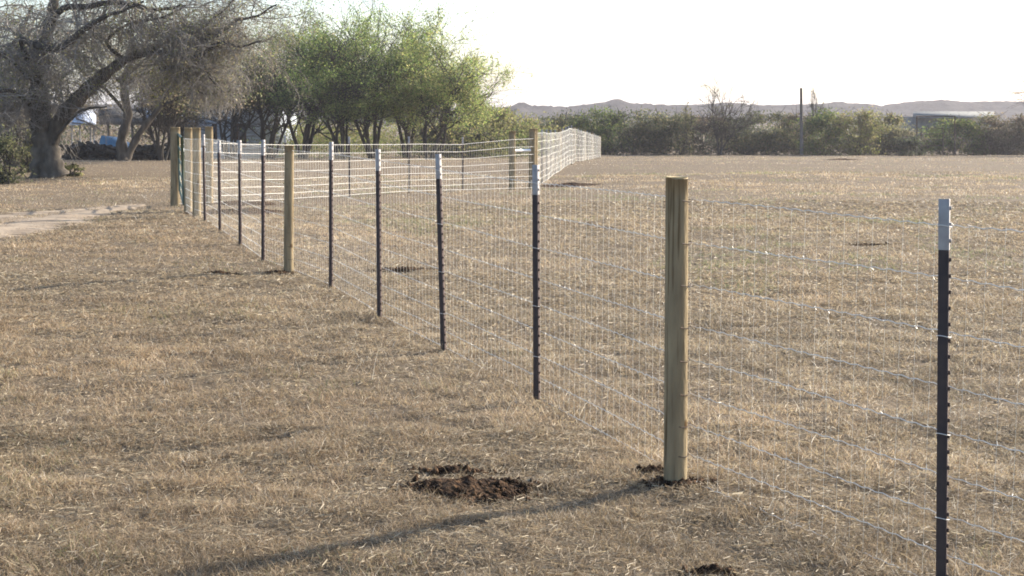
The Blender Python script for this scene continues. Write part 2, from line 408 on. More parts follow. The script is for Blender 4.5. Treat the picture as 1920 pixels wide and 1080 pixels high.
# gate -----------------------------------------------------------------------
gp = G(329, 386)
gpo = empty('gate_post', gp); tag(gpo, 'thick wooden gate post at the far left end of the fence', 'post')
W0['gate_post'] = gp
wood_post(gpo, gp, 239, 18, 329, seed=31)
pa = bases[12]
ga = pa + np.array([-.10, .12, 0]); gb = gp + np.array([.12, -.10, 0])
gate = empty('metal_gate', gb); tag(gate, 'green tubular steel gate seen almost edge on', 'gate')
fr = MB()
z0 = max(ga[2], gb[2]) + .12
ga3 = np.array([ga[0], ga[1], z0]); gb3 = np.array([gb[0], gb[1], z0]); H = np.array([0, 0, 1.12])
fr.tube([ga3, ga3 + H], .024, 8); fr.tube([gb3, gb3 + H], .024, 8); fr.tube([ga3 + H, gb3 + H], .022, 8); fr.tube([ga3, gb3], .022, 8)
fr.build('gate_frame', M_gate, gate)
for q in (.18, .36, .56, .78):
    m_ = MB(); m_.tube([ga3 + H * q, gb3 + H * q], .017, 8); m_.build('rail', M_gate, gate)

# corral fence (sunlit, beyond) ------------------------------------------------
w4 = P(392, 379, 28.4); w4[2] = gz(w4[0], 28.4)
cor = empty('sunlit_wire_fence', w4)
tag(cor, 'sunlit wire fence crossing behind the near fence, from the gate to the braced corner', 'fence')
yq = lambda p_: 28.4 + (p_ - 392) / (1003 - 392) * 7.6
cpts = []
def cpt(p_): 
    Y = yq(p_); p = P(p_, 300, Y); return np.array([p[0], Y, gz(p[0], Y)])
wood_post(cor, w4, 238, 15, 392, 'wooden post behind the last near posts, with pipe brace', seed=41)
for p_ in (534, 654, 766, 867):
    b = cpt(p_); s = F / b[1]
    ty = {534: 254, 654: 256, 766: 256, 867: 257}[p_]
    t_post(cor, b, P(p_, ty, b[1]), 'slender steel post in the sunlit cross fence', sc=1.15, ang=R(60))
w5 = cpt(960.5); w6 = cpt(998)
wood_post(cor, w5, 246, 12.5, 960.5, 'sunlit wooden brace post left of the corner', seed=42)
wood_post(cor, w6, 241, 13.5, 998.5, 'dark wooden corner post where the sunlit fence turns away', seed=43)
for a_, b_, h in ((gp, w4, 1.12), (w5, w6, 1.0)):
    m_ = MB(); A = a_ + [0, 0, h]; B = b_ + [0, 0, h]
    Z = (A[2] + B[2]) / 2; A[2] = B[2] = Z
    m_.tube([A, B], .040, 10); m_.build('brace_pipe', M_pipe, cor)
m_ = MB(); m_.segs([w4 + [.06, -.05, 1.42]], [gp * .35 + w4 * .65 + np.array([0, 0, .75])], .004, .004, 4); m_.build('brace_wire', M_wire, cor)
off = np.array([.03, -.09, 0])
cpath = [gp + off, w4 + off] + [cpt(p_) + off * .4 for p_ in (534, 654, 766, 867)] + [w5 + off, w6 + off]
csc = [1, 1.02, .99, .96, .94, .94, 1.04, 1.06]
wire_mesh(cor, cpath, [p[2] for p in cpath], r=.0013, rh=.0048, kn=False, seed=5, wob=.010, heights=[1.23, 1.04, .85, .66, .49, .33, .18, .05], scale=csc)

# long fence running away --------------------------------------------------------
lp = [(1003.5, 36.1, 241, 'W'), (1016, 37.9, 243, 'T'), (1025, 40, 243, 'T'), (1032.5, 42.4, 244, 'T'), (1041, 45, 243, 'T'), (1049, 47.7, 241.5, 'W'),
      (1055, 50, 241, 'T'), (1061, 52.3, 238, 'T'), (1066, 54.5, 236, 'T'), (1071.5, 56.8, 235, 'T'), (1077, 59, 239, 'W'), (1084, 61.3, 241, 'T'), (1090, 63.5, 243, 'T'), (1096, 67, 243.7, 'W'),
      (1101, 69, 246, 'T'), (1106, 71.5, 248, 'T'), (1110.5, 74.3, 249, 'W'), (1114, 76, 250, 'T'), (1117.5, 77.8, 252, 'T'), (1121, 79.6, 253.5, 'T'), (1124.5, 81.7, 254.5, 'W')]
f0 = on(lp[0][0], lp[0][1])
far = empty('pasture_wire_fence', f0)
tag(far, 'long pale wire fence running away across the pasture from the braced corner', 'fence')
pth = []; 
for k, (p_, Y, ty, kd) in enumerate(lp):
    b = on(p_, Y); tp = P(p_, ty, Y)
    if kd == 'W': wood_post(far, b, ty, max(.13 * F / Y, 4.5), p_, seed=60 + k)
    else: t_post(far, b, tp, sc=1.4, studs=False, ang=R(10), tip=.17)
    pth.append(b + [.06, -.02, 0]); 
hsc = []
for (p_, Y, ty, kd), b in zip(lp, pth):
    tp = P(p_, ty, Y); hsc.append((tp[2] - b[2] - .10) / 1.23)
hsc = np.convolve(np.pad(hsc, 1, 'edge'), [.25, .5, .25], 'valid')
wire_mesh(far, pth, [p[2] for p in pth], r=.0011, rh=.0030, kn=False, seed=7, heights=[1.23, 1.04, .85, .66, .49, .33, .18, .05], scale=hsc)

# ---------------------------------------------------------------- dug soil
soils = []
def soil(px_, py_, rx, ry, h, label, n=240, seed=0, dark=True):
    """a heap of crumbly clods scattered over its own low mound"""
    c = G(px_, py_); rng = np.random.RandomState(seed); mb = MB()
    NR, NA = 9, 36; v = [(c[0], c[1], gz(c[0], c[1]) + h * .7)]
    for a in range(1, NR + 1):
        for b in range(NA):
            q = a / NR; th = b / NA * 2 * math.pi
            rr = q * (1 + .55 * (vnoise(math.cos(th) * 2 + seed, math.sin(th) * 2, seed) - .5))
            x = c[0] + rr * rx * math.cos(th); y = c[1] + rr * ry * math.sin(th)
            zz = h * (1 - q ** 1.5) * (.1 + 1.5 * vnoise(x / .045, y / .035, seed)) if a < NR else -.03
            v.append((x, y, gz(x, y) + zz + .004))
    f4 = []; f3 = [[0, 1 + b, 1 + (b + 1) % NA] for b in range(NA)]
    for a in range(NR - 1):
        for b in range(NA): f4.append([1 + a * NA + b, 1 + (a + 1) * NA + b, 1 + (a + 1) * NA + (b + 1) % NA, 1 + a * NA + (b + 1) % NA])
    b0 = mb.n; mb.add(v, f4); mb.f3.append(np.array(f3) + b0)
    ico = np.array([[0, 0, 1], [.9, 0, .3], [.3, .85, .3], [-.7, .5, .3], [-.7, -.5, .3], [.3, -.85, .3], [0, 0, -.6]])
    icf = np.array([[0, 1, 2], [0, 2, 3], [0, 3, 4], [0, 4, 5], [0, 5, 1], [6, 2, 1], [6, 3, 2], [6, 4, 3], [6, 5, 4], [6, 1, 5]])
    for q in range(int(n * 2.2)):
        rr = rng.uniform(0, 1.32) ** .8; th = rng.uniform(0, 6.28)
        x = c[0] + rx * rr * math.cos(th); y = c[1] + ry * rr * math.sin(th)
        s = rng.gamma(2, .25) * .010 + .004
        v = ico * s * rng.uniform(.6, 1.3, 3) + rng.normal(0, .15 * s, (7, 3))
        v += [x, y, gz(x, y) + h * max(0, 1 - rr ** 1.5) * .8 + s * .3]
        mb.add(v, icf)
    soils.append((c[0], c[1], rx, ry))
    tag(mb.build('soil_heap', M_soil, origin=c), label, 'dirt pile')
soil(880, 926, .29, .17, .05, 'dark brown patch of freshly dug soil in the grass left of the near wooden post', 520, 1)
soil(845, 888, .20, .04, .025, 'thin line of dark clods just behind the dug soil patch', 150, 2)
soil(1272, 910, .14, .07, .02, 'dark soil round the foot of the near wooden post', 180, 3)
soil(1222, 886, .10, .035, .02, 'small scatter of soil left of the near wooden post', 60, 11)
soil(1335, 1076, .10, .04, .02, 'small dark soil spot at the bottom edge of the photo', 60, 4)
soil(408, 514, .22, .09, .02, 'dark soil heap left of the middle wooden post', 160, 5)
soil(520, 512, .18, .07, .012, 'soil at the foot of the middle wooden post', 120, 6)
soil(762, 506, .32, .12, .015, 'brown soil patch inside the fence, right of a steel post', 160, 7)
soil(1068, 347, .75, .5, .05, 'dark soil heap beside the braced corner', 200, 8)
soil(1640, 461, .30, .11, .012, 'dark soil spot out in the pasture at right', 140, 9)
soil(1580, 300, .9, .5, .06, 'small dark mound at the far side of the pasture', 120, 10)
soil(450, 398, .85, .5, .06, 'low soil heap between the near posts by the gate', 160, 12)
soil(452, 383, 1.0, .5, .06, 'long soil patch beside the post with the pipe brace', 160, 13)

# ---------------------------------------------------------------- dry grass
def grass():
    rng = np.random.RandomState(11)
    mb = MB()
    bands = [(3.6, 7, 480000), (7, 12, 480000), (12, 22, 380000), (22, 45, 220000), (45, 98, 130000)]
    for y0, y1, n in bands:
        u = rng.uniform(0, 1, n); y = np.sqrt(y0 * y0 + u * (y1 * y1 - y0 * y0))
        x = rng.uniform(-1, 1, n) * (.385 * y * 1.22 + .6)
        mid = (y0 + y1) / 2
        # clumpy density
        cl = fbm(x / .22, y / .20, 3, 2) if y1 < 30 else fbm(x / .8, y / .7, 3, 2)
        keep = rng.uniform(0, 1, n) < np.clip((cl - .26) * 3.4, .12, 1)
        keep &= ~(track_mask(x, y) & (rng.uniform(0, 1, n) < np.clip(1.5 - 1.3 * fbm(x / .5, y / .8, 77, 2), 0, .97)))
        for sx, sy, rx, ry in soils:
            q = ((x - sx) / rx) ** 2 + ((y - sy) / ry) ** 2
            keep &= ~((q < .7) & (rng.uniform(0, 1, n) < .84))
        x = x[keep]; y = y[keep]; cl = cl[keep]; n = len(x)
        z = gz_(x, y)
        big = fbm(x / 2.6, y / 3.4, 21, 3); grn = fbm(x / 1.1, y / 1.6, 31, 3); med = fbm(x / .6, y / .5, 33, 2)
        h = rng.gamma(3.0, .0068, n) * (.45 + cl * 1.2) + .007
        tall = rng.uniform(0, 1, n) < .02; h[tall] *= 2.3
        w = np.maximum(.0019, y * .00036) * rng.uniform(.6, 1.4, n)
        if y1 > 40: h *= 1.25
        az = rng.uniform(0, 2 * math.pi, n); lean = rng.uniform(.6, 1.7, n)
        dx = np.cos(az) * np.sin(lean); dy = np.sin(az) * np.sin(lean); dz = np.cos(lean)
        faz = rng.uniform(0, math.pi, n); wx = np.cos(faz) * w / 2; wy = np.sin(faz) * w / 2
        b0 = np.stack([x - wx, y - wy, z - .005], 1); b1 = np.stack([x + wx, y + wy, z - .005], 1)
        c = np.stack([x, y, z], 1)
        d1 = np.stack([dx * .5, dy * .5, (dz * .5 + .22)], 1); d1 /= np.linalg.norm(d1, axis=1)[:, None]
        mpt = c + d1 * (h * .55)[:, None]
        wv = np.stack([wx, wy, wx * 0], 1) * .75
        d2 = np.stack([dx, dy, np.maximum(dz, .02)], 1)
        tip = mpt + d2 * (h * .6)[:, None]
        pal = np.array([[.41, .31, .20], [.49, .395, .275], [.29, .21, .135], [.42, .34, .20], [.185, .145, .095], [.76, .69, .57]])
        ci_ = rng.choice(6, n, p=[.28, .2, .2, .16, .12, .04]); colr = pal[ci_] * rng.uniform(.75, 1.2, (n, 1))
        colr *= (.74 + .52 * big)[:, None] * (.6 + .8 * med)[:, None]
        gm = np.clip((grn - .485) * 4, 0, 1) * rng.uniform(0, 1, n); gm = (gm > .45) & ((x > np.interp(y, [0, 6, 11, 21], [2, .7, -1.2, -5])) | (rng.uniform(0, 1, n) < .25))
        colr[gm] = np.array([.23, .245, .11]) * rng.uniform(.7, 1.3, (gm.sum(), 1))
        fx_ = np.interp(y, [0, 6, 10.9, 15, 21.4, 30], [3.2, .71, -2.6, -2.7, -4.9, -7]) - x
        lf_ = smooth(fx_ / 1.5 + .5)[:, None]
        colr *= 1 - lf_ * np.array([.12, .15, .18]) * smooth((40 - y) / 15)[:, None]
        colr *= (1 + .12 * smooth((y - 25) / 40))[:, None]
        warm = np.clip((big - .5) * 2, -1, 1)[:, None]
        colr *= 1 + warm * np.array([.06, 0, -.06])
        if y1 <= 45:
            v = np.stack([b0, b1, mpt - wv, mpt + wv, tip], 1).reshape(-1, 3)
            k = np.arange(n)[:, None] * 5
            base_ = mb.n
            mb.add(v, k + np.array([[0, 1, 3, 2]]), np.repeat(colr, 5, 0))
            mb.f3.append(base_ + k + np.array([[2, 3, 4]]))
        else:
            v = np.stack([b0, b1, tip], 1).reshape(-1, 3); k = np.arange(n)[:, None] * 3
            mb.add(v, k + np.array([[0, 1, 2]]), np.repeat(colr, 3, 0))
    # flat lying straw that mats the bare places
    for y0, y1, n in ((3.6, 7, 170000), (7, 14, 170000), (14, 26, 110000)):
        u = rng.uniform(0, 1, n); y = np.sqrt(y0 * y0 + u * (y1 * y1 - y0 * y0)); x = rng.uniform(-1, 1, n) * (.385 * y * 1.22 + .6)
        k_ = ~track_mask(x, y)
        for sx, sy, rx, ry in soils: k_ &= ((x - sx) / rx) ** 2 + ((y - sy) / ry) ** 2 > .8
        x = x[k_]; y = y[k_]; n = len(x); z = gz_(x, y) + rng.uniform(.003, .018, n)
        L_ = rng.uniform(.012, .045, n) * (1 + y / 25); a = rng.uniform(0, 6.283, n); w = np.maximum(.0018, y * .0003) * rng.uniform(.6, 1.3, n); ti = rng.normal(0, .22, n)
        d = np.stack([np.cos(a), np.sin(a), ti], 1) * L_[:, None] / 2; wv = np.stack([-np.sin(a) * w / 2, np.cos(a) * w / 2, rng.normal(0, .4, n) * w], 1)
        c = np.stack([x, y, z], 1); pal = np.array([[.35, .275, .175], [.42, .34, .22], [.25, .19, .12], [.16, .12, .075], [.48, .41, .29]])
        colr = pal[rng.choice(5, n, p=[.3, .22, .24, .17, .07])] * rng.uniform(.75, 1.2, (n, 1))
        v = np.stack([c - d - wv, c + d - wv, c + d + wv, c - d + wv], 1).reshape(-1, 3)
        mb.add(v, np.arange(n)[:, None] * 4 + np.array([[0, 1, 2, 3]]), np.repeat(colr, 4, 0))
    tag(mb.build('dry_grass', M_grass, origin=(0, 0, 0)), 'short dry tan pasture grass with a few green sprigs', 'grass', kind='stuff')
grass()

# ---------------------------------------------------------------- trees and bushes
def leafquads(mb, c, size, rng, cols, flat=.0):
    n = len(c); a = rng.normal(0, 1, (n, 3)); a /= np.linalg.norm(a, axis=1)[:, None]
    b = np.cross(a, rng.normal(0, 1, (n, 3))); b /= np.linalg.norm(b, axis=1)[:, None]
    s = (size * rng.uniform(.5, 1.4, n))[:, None]
    v = np.stack([c - a * s, c + b * s * .45, c + a * s, c - b * s * .45], 1).reshape(-1, 3)
    mb.add(v, np.arange(n)[:, None] * 4 + np.array([[0, 1, 2, 3]]), np.repeat(cols, 4, 0))
def pick(rng, n, pal, sp=.25):
    pal = np.array(pal); return pal[rng.randint(0, len(pal), n)] * rng.uniform(1 - sp, 1 + sp, (n, 1))
GREEN = [(.10, .15, .035), (.14, .18, .05), (.17, .20, .06), (.07, .11, .035), (.20, .20, .08)]
OLIVE = [(.10, .11, .045), (.14, .13, .06), (.07, .085, .04), (.17, .15, .08)]
DARK = [(.045, .06, .03), (.06, .075, .035), (.08, .085, .045), (.05, .05, .035)]
YEL = [(.20, .20, .065), (.25, .23, .09), (.15, .17, .05), (.22, .18, .10)]
BRN = [(.17, .13, .09), (.13, .10, .07), (.20, .16, .11), (.11, .10, .06)]
PALE = [(.26, .24, .13), (.20, .20, .11), (.30, .26, .17)]

def vase_tree(name, base, height, spread, pals, label, leaf=9000, seed=0, lean=(0, 0), stems=4, leafsize=.07, barem=.0, group=None, cat='tree', bark=None, droop=0.0, sub=7, leaf_from=.35, aspect=1.0, parent_sz=None, twr=.014, trunk_r=None):
    rng = np.random.RandomState(seed)
    segA = []; tubes = []; tips = []
    tr = trunk_r or .028 * height / math.sqrt(stems) * 1.2
    def grow(p, d, L, r, lev):
        n = 5; pts = [p.copy()]; dd = d.copy()
        for _ in range(n):
            dd = dd + rng.normal(0, .13, 3) + np.array([lean[0] * .03, lean[1] * .05, .06 if lev < 2 else -droop])
            dd /= np.linalg.norm(dd); pts.append(pts[-1] + dd * L / n)
        pts = np.array(pts); rad = np.linspace(r, r * .5, n + 1)
        tubes.append((pts, rad, lev))
        if lev >= 3:
            tips.append(pts[1:]); return
        m = [sub, 6, 6][lev]
        for q in range(m):
            f = rng.uniform(.3 if lev == 0 else .15, 1) if q else 1.0
            k = f * n; a = int(min(k, n - 1)); pp = pts[a] + (pts[a + 1] - pts[a]) * (k - a)
            ax = rng.normal(0, 1, 3); ax -= ax.dot(dd) * dd; ax /= np.linalg.norm(ax)
            an = rng.uniform(.35, .95); nd = dd * math.cos(an) + ax * math.sin(an)
            grow(pp, nd / np.linalg.norm(nd), L * rng.uniform(.45, .75), max(r * (.5 - .1 * f) if f > .6 else r * .45, .004), lev + 1)
    for q in range(stems):
        a = q / stems * 6.283 + rng.uniform(-.5, .5); t_ = rng.uniform(.12, .6) * spread / height
        d = np.array([math.cos(a) * t_ + lean[0] * .35, math.sin(a) * t_ + lean[1] * .35, 1]); d /= np.linalg.norm(d)
        grow(np.array([math.cos(a) * .12, math.sin(a) * .12, -.1]), d, height * rng.uniform(.42, .6), tr, 0)
    allp = np.concatenate([t[0] for t in tubes])
    sz = height / np.percentile(allp[:, 2], 98.5); sx = spread / max(np.percentile(np.abs(allp[:, 0] - lean[0] * height * .3 * 0 - np.median(allp[:, 0])), 97), .1)
    S = np.array([sx, sx * aspect, sz]); 
    root = empty(name, base)
    tag(root, label, cat, group)
    tb_ = MB(); tw = MB(); a0 = []; a1 = []; ra = []; rb = []
    for pts, rad, lev in tubes:
        q = pts * S + base
        if lev == 0: tb_.tube(q, rad, 7)
        elif lev == 1: tb_.tube(q, rad, 5)
        else:
            a0.append(q[:-1]); a1.append(q[1:]); rr = np.maximum(rad, twr * .6); ra.append(rr[:-1]); rb.append(rr[1:])
    b_ = bark or M_darkbark
    tb_.build('trunk', b_, root, smooth_=True)
    tw.segs(np.concatenate(a0), np.concatenate(a1), np.concatenate(ra), np.concatenate(rb), 3); 
    tw.build('twigs', M_twig if barem > .5 else b_, root)
    if leaf:
        tp = np.concatenate(tips) * S + base
        zlo = base[2] + height * leaf_from
        tp = tp[tp[:, 2] > zlo]
        # foliage gathers on some boughs and leaves others nearly bare
        dens = vnoise(tp[:, 0] / (.16 * height) + seed, tp[:, 2] / (.13 * height), seed + 3)
        wgt = np.clip((dens - .2) * 2.2, .12, 1); wgt /= wgt.sum()
        c = tp[rng.choice(len(tp), leaf, p=wgt)] + rng.normal(0, .022 * height, (leaf, 3))
        lm = MB(); hue = vnoise(c[:, 0] / .9, c[:, 2] / .7, seed + 9)[:, None]
        leafquads(lm, c, leafsize, rng, pick(rng, leaf, pals) * (1.15 + .85 * hue))
        lm.build('foliage', M_leaf, root)
    return root

def bush(name, base, w, h, pals, label, n=2600, seed=0, size=.075, dep=1.4, group=None, cat='bush', stems=10, airy=.22):
    rng = np.random.RandomState(seed); root = empty(name, base); tag(root, label, cat, group)
    nc = 26; cc = []
    for q in range(nc):
        a = rng.uniform(0, 6.28); rr = math.sqrt(rng.uniform(0, 1)); zz = rng.uniform(.08, .95)
        env = (1 - (zz * .98) ** 2.6) ** .5 * .9 + .1
        cc.append([math.cos(a) * rr * w / 2 * env, math.sin(a) * rr * dep / 2 * env, zz * h * .93])
    cc = np.array(cc); sg = rng.uniform(.55, 1.3, nc) * airy
    k = rng.randint(0, nc, n); c = cc[k] + rng.normal(0, 1, (n, 3)) * sg[k][:, None] * np.array([w * .42, dep * .42, h * .34])
    c[:, 2] = np.abs(c[:, 2]); 
    lm = MB(); ct = rng.uniform(.7, 1.25, nc)
    leafquads(lm, c + base, size, rng, pick(rng, n, pals) * ct[k][:, None]); 
    st = MB(); p0 = []; p1 = []
    for q in range(nc):
        b = np.array([rng.normal(0, w * .09), rng.normal(0, dep * .1), -.05]); m_ = (b + cc[q]) / 2 + rng.normal(0, .08, 3)
        p0 += [b, m_]; p1 += [m_, cc[q]]
        for _ in range(5): p0.append(cc[q]); p1.append(cc[q] + rng.normal(0, 1, 3) * [w * .1, dep * .1, h * .12] + [0, 0, h * .04])
    st.segs(np.array(p0) + base, np.array(p1) + base, .02, .012, 3)
    st.build('stems', M_darkbark, root); lm.build('foliage', M_leaf, root)
    return root

# hedgerow across the far side: centre px, top row, width px, palette, label
HED = [(905, 200, 130, GREEN, 'rounded bush with bright yellow-green top right of the green trees', 90), (860, 215, 120, DARK, 'dark bush below the leaning green tree', 84), (955, 202, 90, YEL, 'yellow-green bush just left of the braced fence corner', 86),
       (1030, 214, 90, OLIVE, 'olive bush behind the start of the long fence', 96), (1082, 208, 90, DARK, 'dark bush behind the middle of the long fence', 98), (1130, 201, 90, GREEN, 'green bush behind the far end of the long fence', 97),
       (1190, 203, 100, DARK, 'wide dark hedge bush right of the long fence end', 98), (1240, 206, 80, OLIVE, 'olive hedge bush between the dark bush and the peaked bush', 97), (1277, 193, 42, OLIVE, 'narrow peaked bush rising above the hedge left of the bare tree', 96),
       (1318, 212, 80, BRN, 'brownish bush at the left foot of the bare hedge tree', 98), (1385, 212, 90, DARK, 'dark bush at the right foot of the bare hedge tree', 99), (1440, 208, 90, OLIVE, 'olive bush left of the utility pole', 97),
       (1492, 213, 70, BRN, 'brown bush directly behind the utility pole', 100), (1545, 201, 80, GREEN, 'green pointed bush right of the utility pole', 97), (1604, 204, 90, YEL, 'bright yellow-green bush right of the pole, widest in the hedge', 96),
       (1652, 211, 70, YEL, 'yellowish bush left of the pipe frame', 99), (1690, 236, 50, PALE, 'low pale bush beside the pipe frame', 98), (1706, 254, 44, DARK, 'small round dark shrub in front of the pipe frame', 93),
       (1782, 222, 90, GREEN, 'green bush growing through the pipe frame', 97), (1835, 211, 90, OLIVE, 'olive bush right of the pipe frame', 98), (1885, 214, 90, BRN, 'brownish bush near the right edge of the photo', 97), (1950, 206, 110, OLIVE, 'olive bush at the right edge of the photo', 98)]
for k, (p_, ty, wp, pal, lab, Y) in enumerate(HED):
    b = on(p_, Y); topz = P(p_, ty, Y)[2]
    bush('hedge_bush', b, wp / F * Y * (1.4 if wp > 60 else 1.1), topz - b[2], pal, lab, n=5200 if wp > 60 else 2000, seed=100 + k, group='bushes of the far hedgerow', size=.085, dep=2.6)
# undergrowth mass behind the hedge and further scrub
def scrub(name, label, x0, x1, y0, y1, n, h0, h1, pals, seed, size, N=60):
    rng = np.random.RandomState(seed); mb = MB()
    for q in range(N):
        Y = rng.uniform(y0, y1); p_ = rng.uniform(x0, x1); b = on(p_, Y); hh = rng.uniform(h0, h1); w = hh * rng.uniform(.7, 1.3)
        m = n // N; c = rng.normal(0, 1, (m, 3)); c /= np.linalg.norm(c, axis=1)[:, None]; c *= rng.uniform(.3, 1, (m, 1)) ** .6
        lump = 1 + .35 * np.sin(c[:, 0] * 5 + q) * np.cos(c[:, 2] * 6 + q)
        c = c * lump[:, None] * [w, w * .8, hh * .52] + [0, 0, hh * .48]; c[:, 2] = np.abs(c[:, 2])
        leafquads(mb, c + b, size * Y / 100, rng, pick(rng, m, pals[rng.randint(len(pals))]))
    tag(mb.build(name, M_leaf, origin=on((x0 + x1) / 2, y0)), label, 'scrub', kind='stuff')
scrub('far_scrub', 'mass of scrub behind the hedgerow in front of the hills', 780, 2300, 108, 190, 60000, 2.0, 3.6, [DARK, OLIVE, BRN, DARK, OLIVE], 3, .10, 150)
scrub('hedge_bottom', 'dense dark low growth along the foot of the hedgerow', 1110, 2100, 97, 101, 30000, 1.0, 1.9, [DARK, DARK, BRN], 4, .085, 90)
scrub('undergrowth', 'yellow-green undergrowth between the trunks of the green trees', 530, 1010, 80, 92, 36000, 1.4, 3.2, [GREEN, YEL, YEL, OLIVE, YEL], 6, .085, 60)
scrub('left_scrub', 'scrub behind the house and sheds at left', -700, 420, 95, 130, 26000, 2.5, 5.0, [DARK, OLIVE, BRN], 8, .12, 70)

# green trees (mesquite like) in the middle left
TR = [(432, 82, 72, 105, 'thin dull tree in front of the house, left of the green trees', [OLIVE[0], OLIVE[1], BRN[0]], 11000, (.0, 0), 5, 76),
      (505, 72, 90, 110, 'grey-green half bare tree left of the green trees', OLIVE+GREEN[:1], 15000, (.1, 0), 5, 78),
      (568, 48, 78, 100, 'grey-green tree with thin top between the half bare and the green trees', OLIVE + GREEN[:2], 17000, (0, 0), 4, 78),
      (640, 52, 95, 110, 'dense green tree with many stems left of the tallest tree', GREEN, 30000, (0, 0), 6, 74),
      (700, 14, 110, 120, 'tallest green tree in the middle of the grove', GREEN, 32000, (0, 0), 6, 76),
      (765, 40, 70, 90, 'green tree with airy crown right of the tallest tree', GREEN + YEL[:1], 15000, (.1, 0), 4, 80),
      (806, 66, 95, 96, 'spreading green tree leaning far right, last of the grove', GREEN + YEL[:2], 34000, (.35, 0), 5, 74)]
for k, (p_, ty, wp, spx, lab, pal, lf, ln, st_, Y) in enumerate(TR):
    b = on(p_, Y); hgt = P(p_, ty, Y)[2] - b[2]
    vase_tree('grove_tree', b, hgt, spx / F * Y, pal, lab, leaf=int(lf * 1.15), seed=200 + k, lean=ln, stems=st_, group='trees of the grove', leafsize=.055, leaf_from=.45 if k < 3 else .26)
# fan of thin stems behind the gate
b = on(305, 64); vase_tree('fan_tree', b, P(305, 108, 64)[2] - b[2], 1.9, BRN + OLIVE, 'fan shaped small tree with many thin dark stems left of the gate', leaf=3000, seed=301, stems=9, cat='tree', leafsize=.06, leaf_from=.45, sub=5, trunk_r=.06)
b = on(345, 70); vase_tree('fan_tree', b, P(345, 95, 70)[2] - b[2], 1.7, OLIVE, 'dark stemmed small tree just behind the gate', leaf=3600, seed=302, stems=6, cat='tree', leafsize=.07, leaf_from=.4, sub=6)
# bare hedge tree and the bare tree at the right edge
b = on(1350, 95); vase_tree('bare_tree', b, P(1350, 164, 95)[2] - b[2], 1.9, OLIVE, 'leafless tree standing above the hedgerow', leaf=500, seed=311, stems=4, leafsize=.05, barem=0, twr=.016, sub=6)
b = on(1965, 92); vase_tree('bare_tree', b, P(1965, 120, 92)[2] - b[2], 2.7, OLIVE, 'leafless tree whose twigs reach in at the right edge', leaf=300, seed=312, stems=3, leafsize=.05, barem=0, twr=.016, sub=6)
b = on(1525, 99); vase_tree('bare_tree', b, P(1525, 168, 99)[2] - b[2], .5, OLIVE, 'thin leafless sapling just right of the utility pole', leaf=60, seed=313, stems=2, leafsize=.05, barem=0, twr=.014, sub=3)

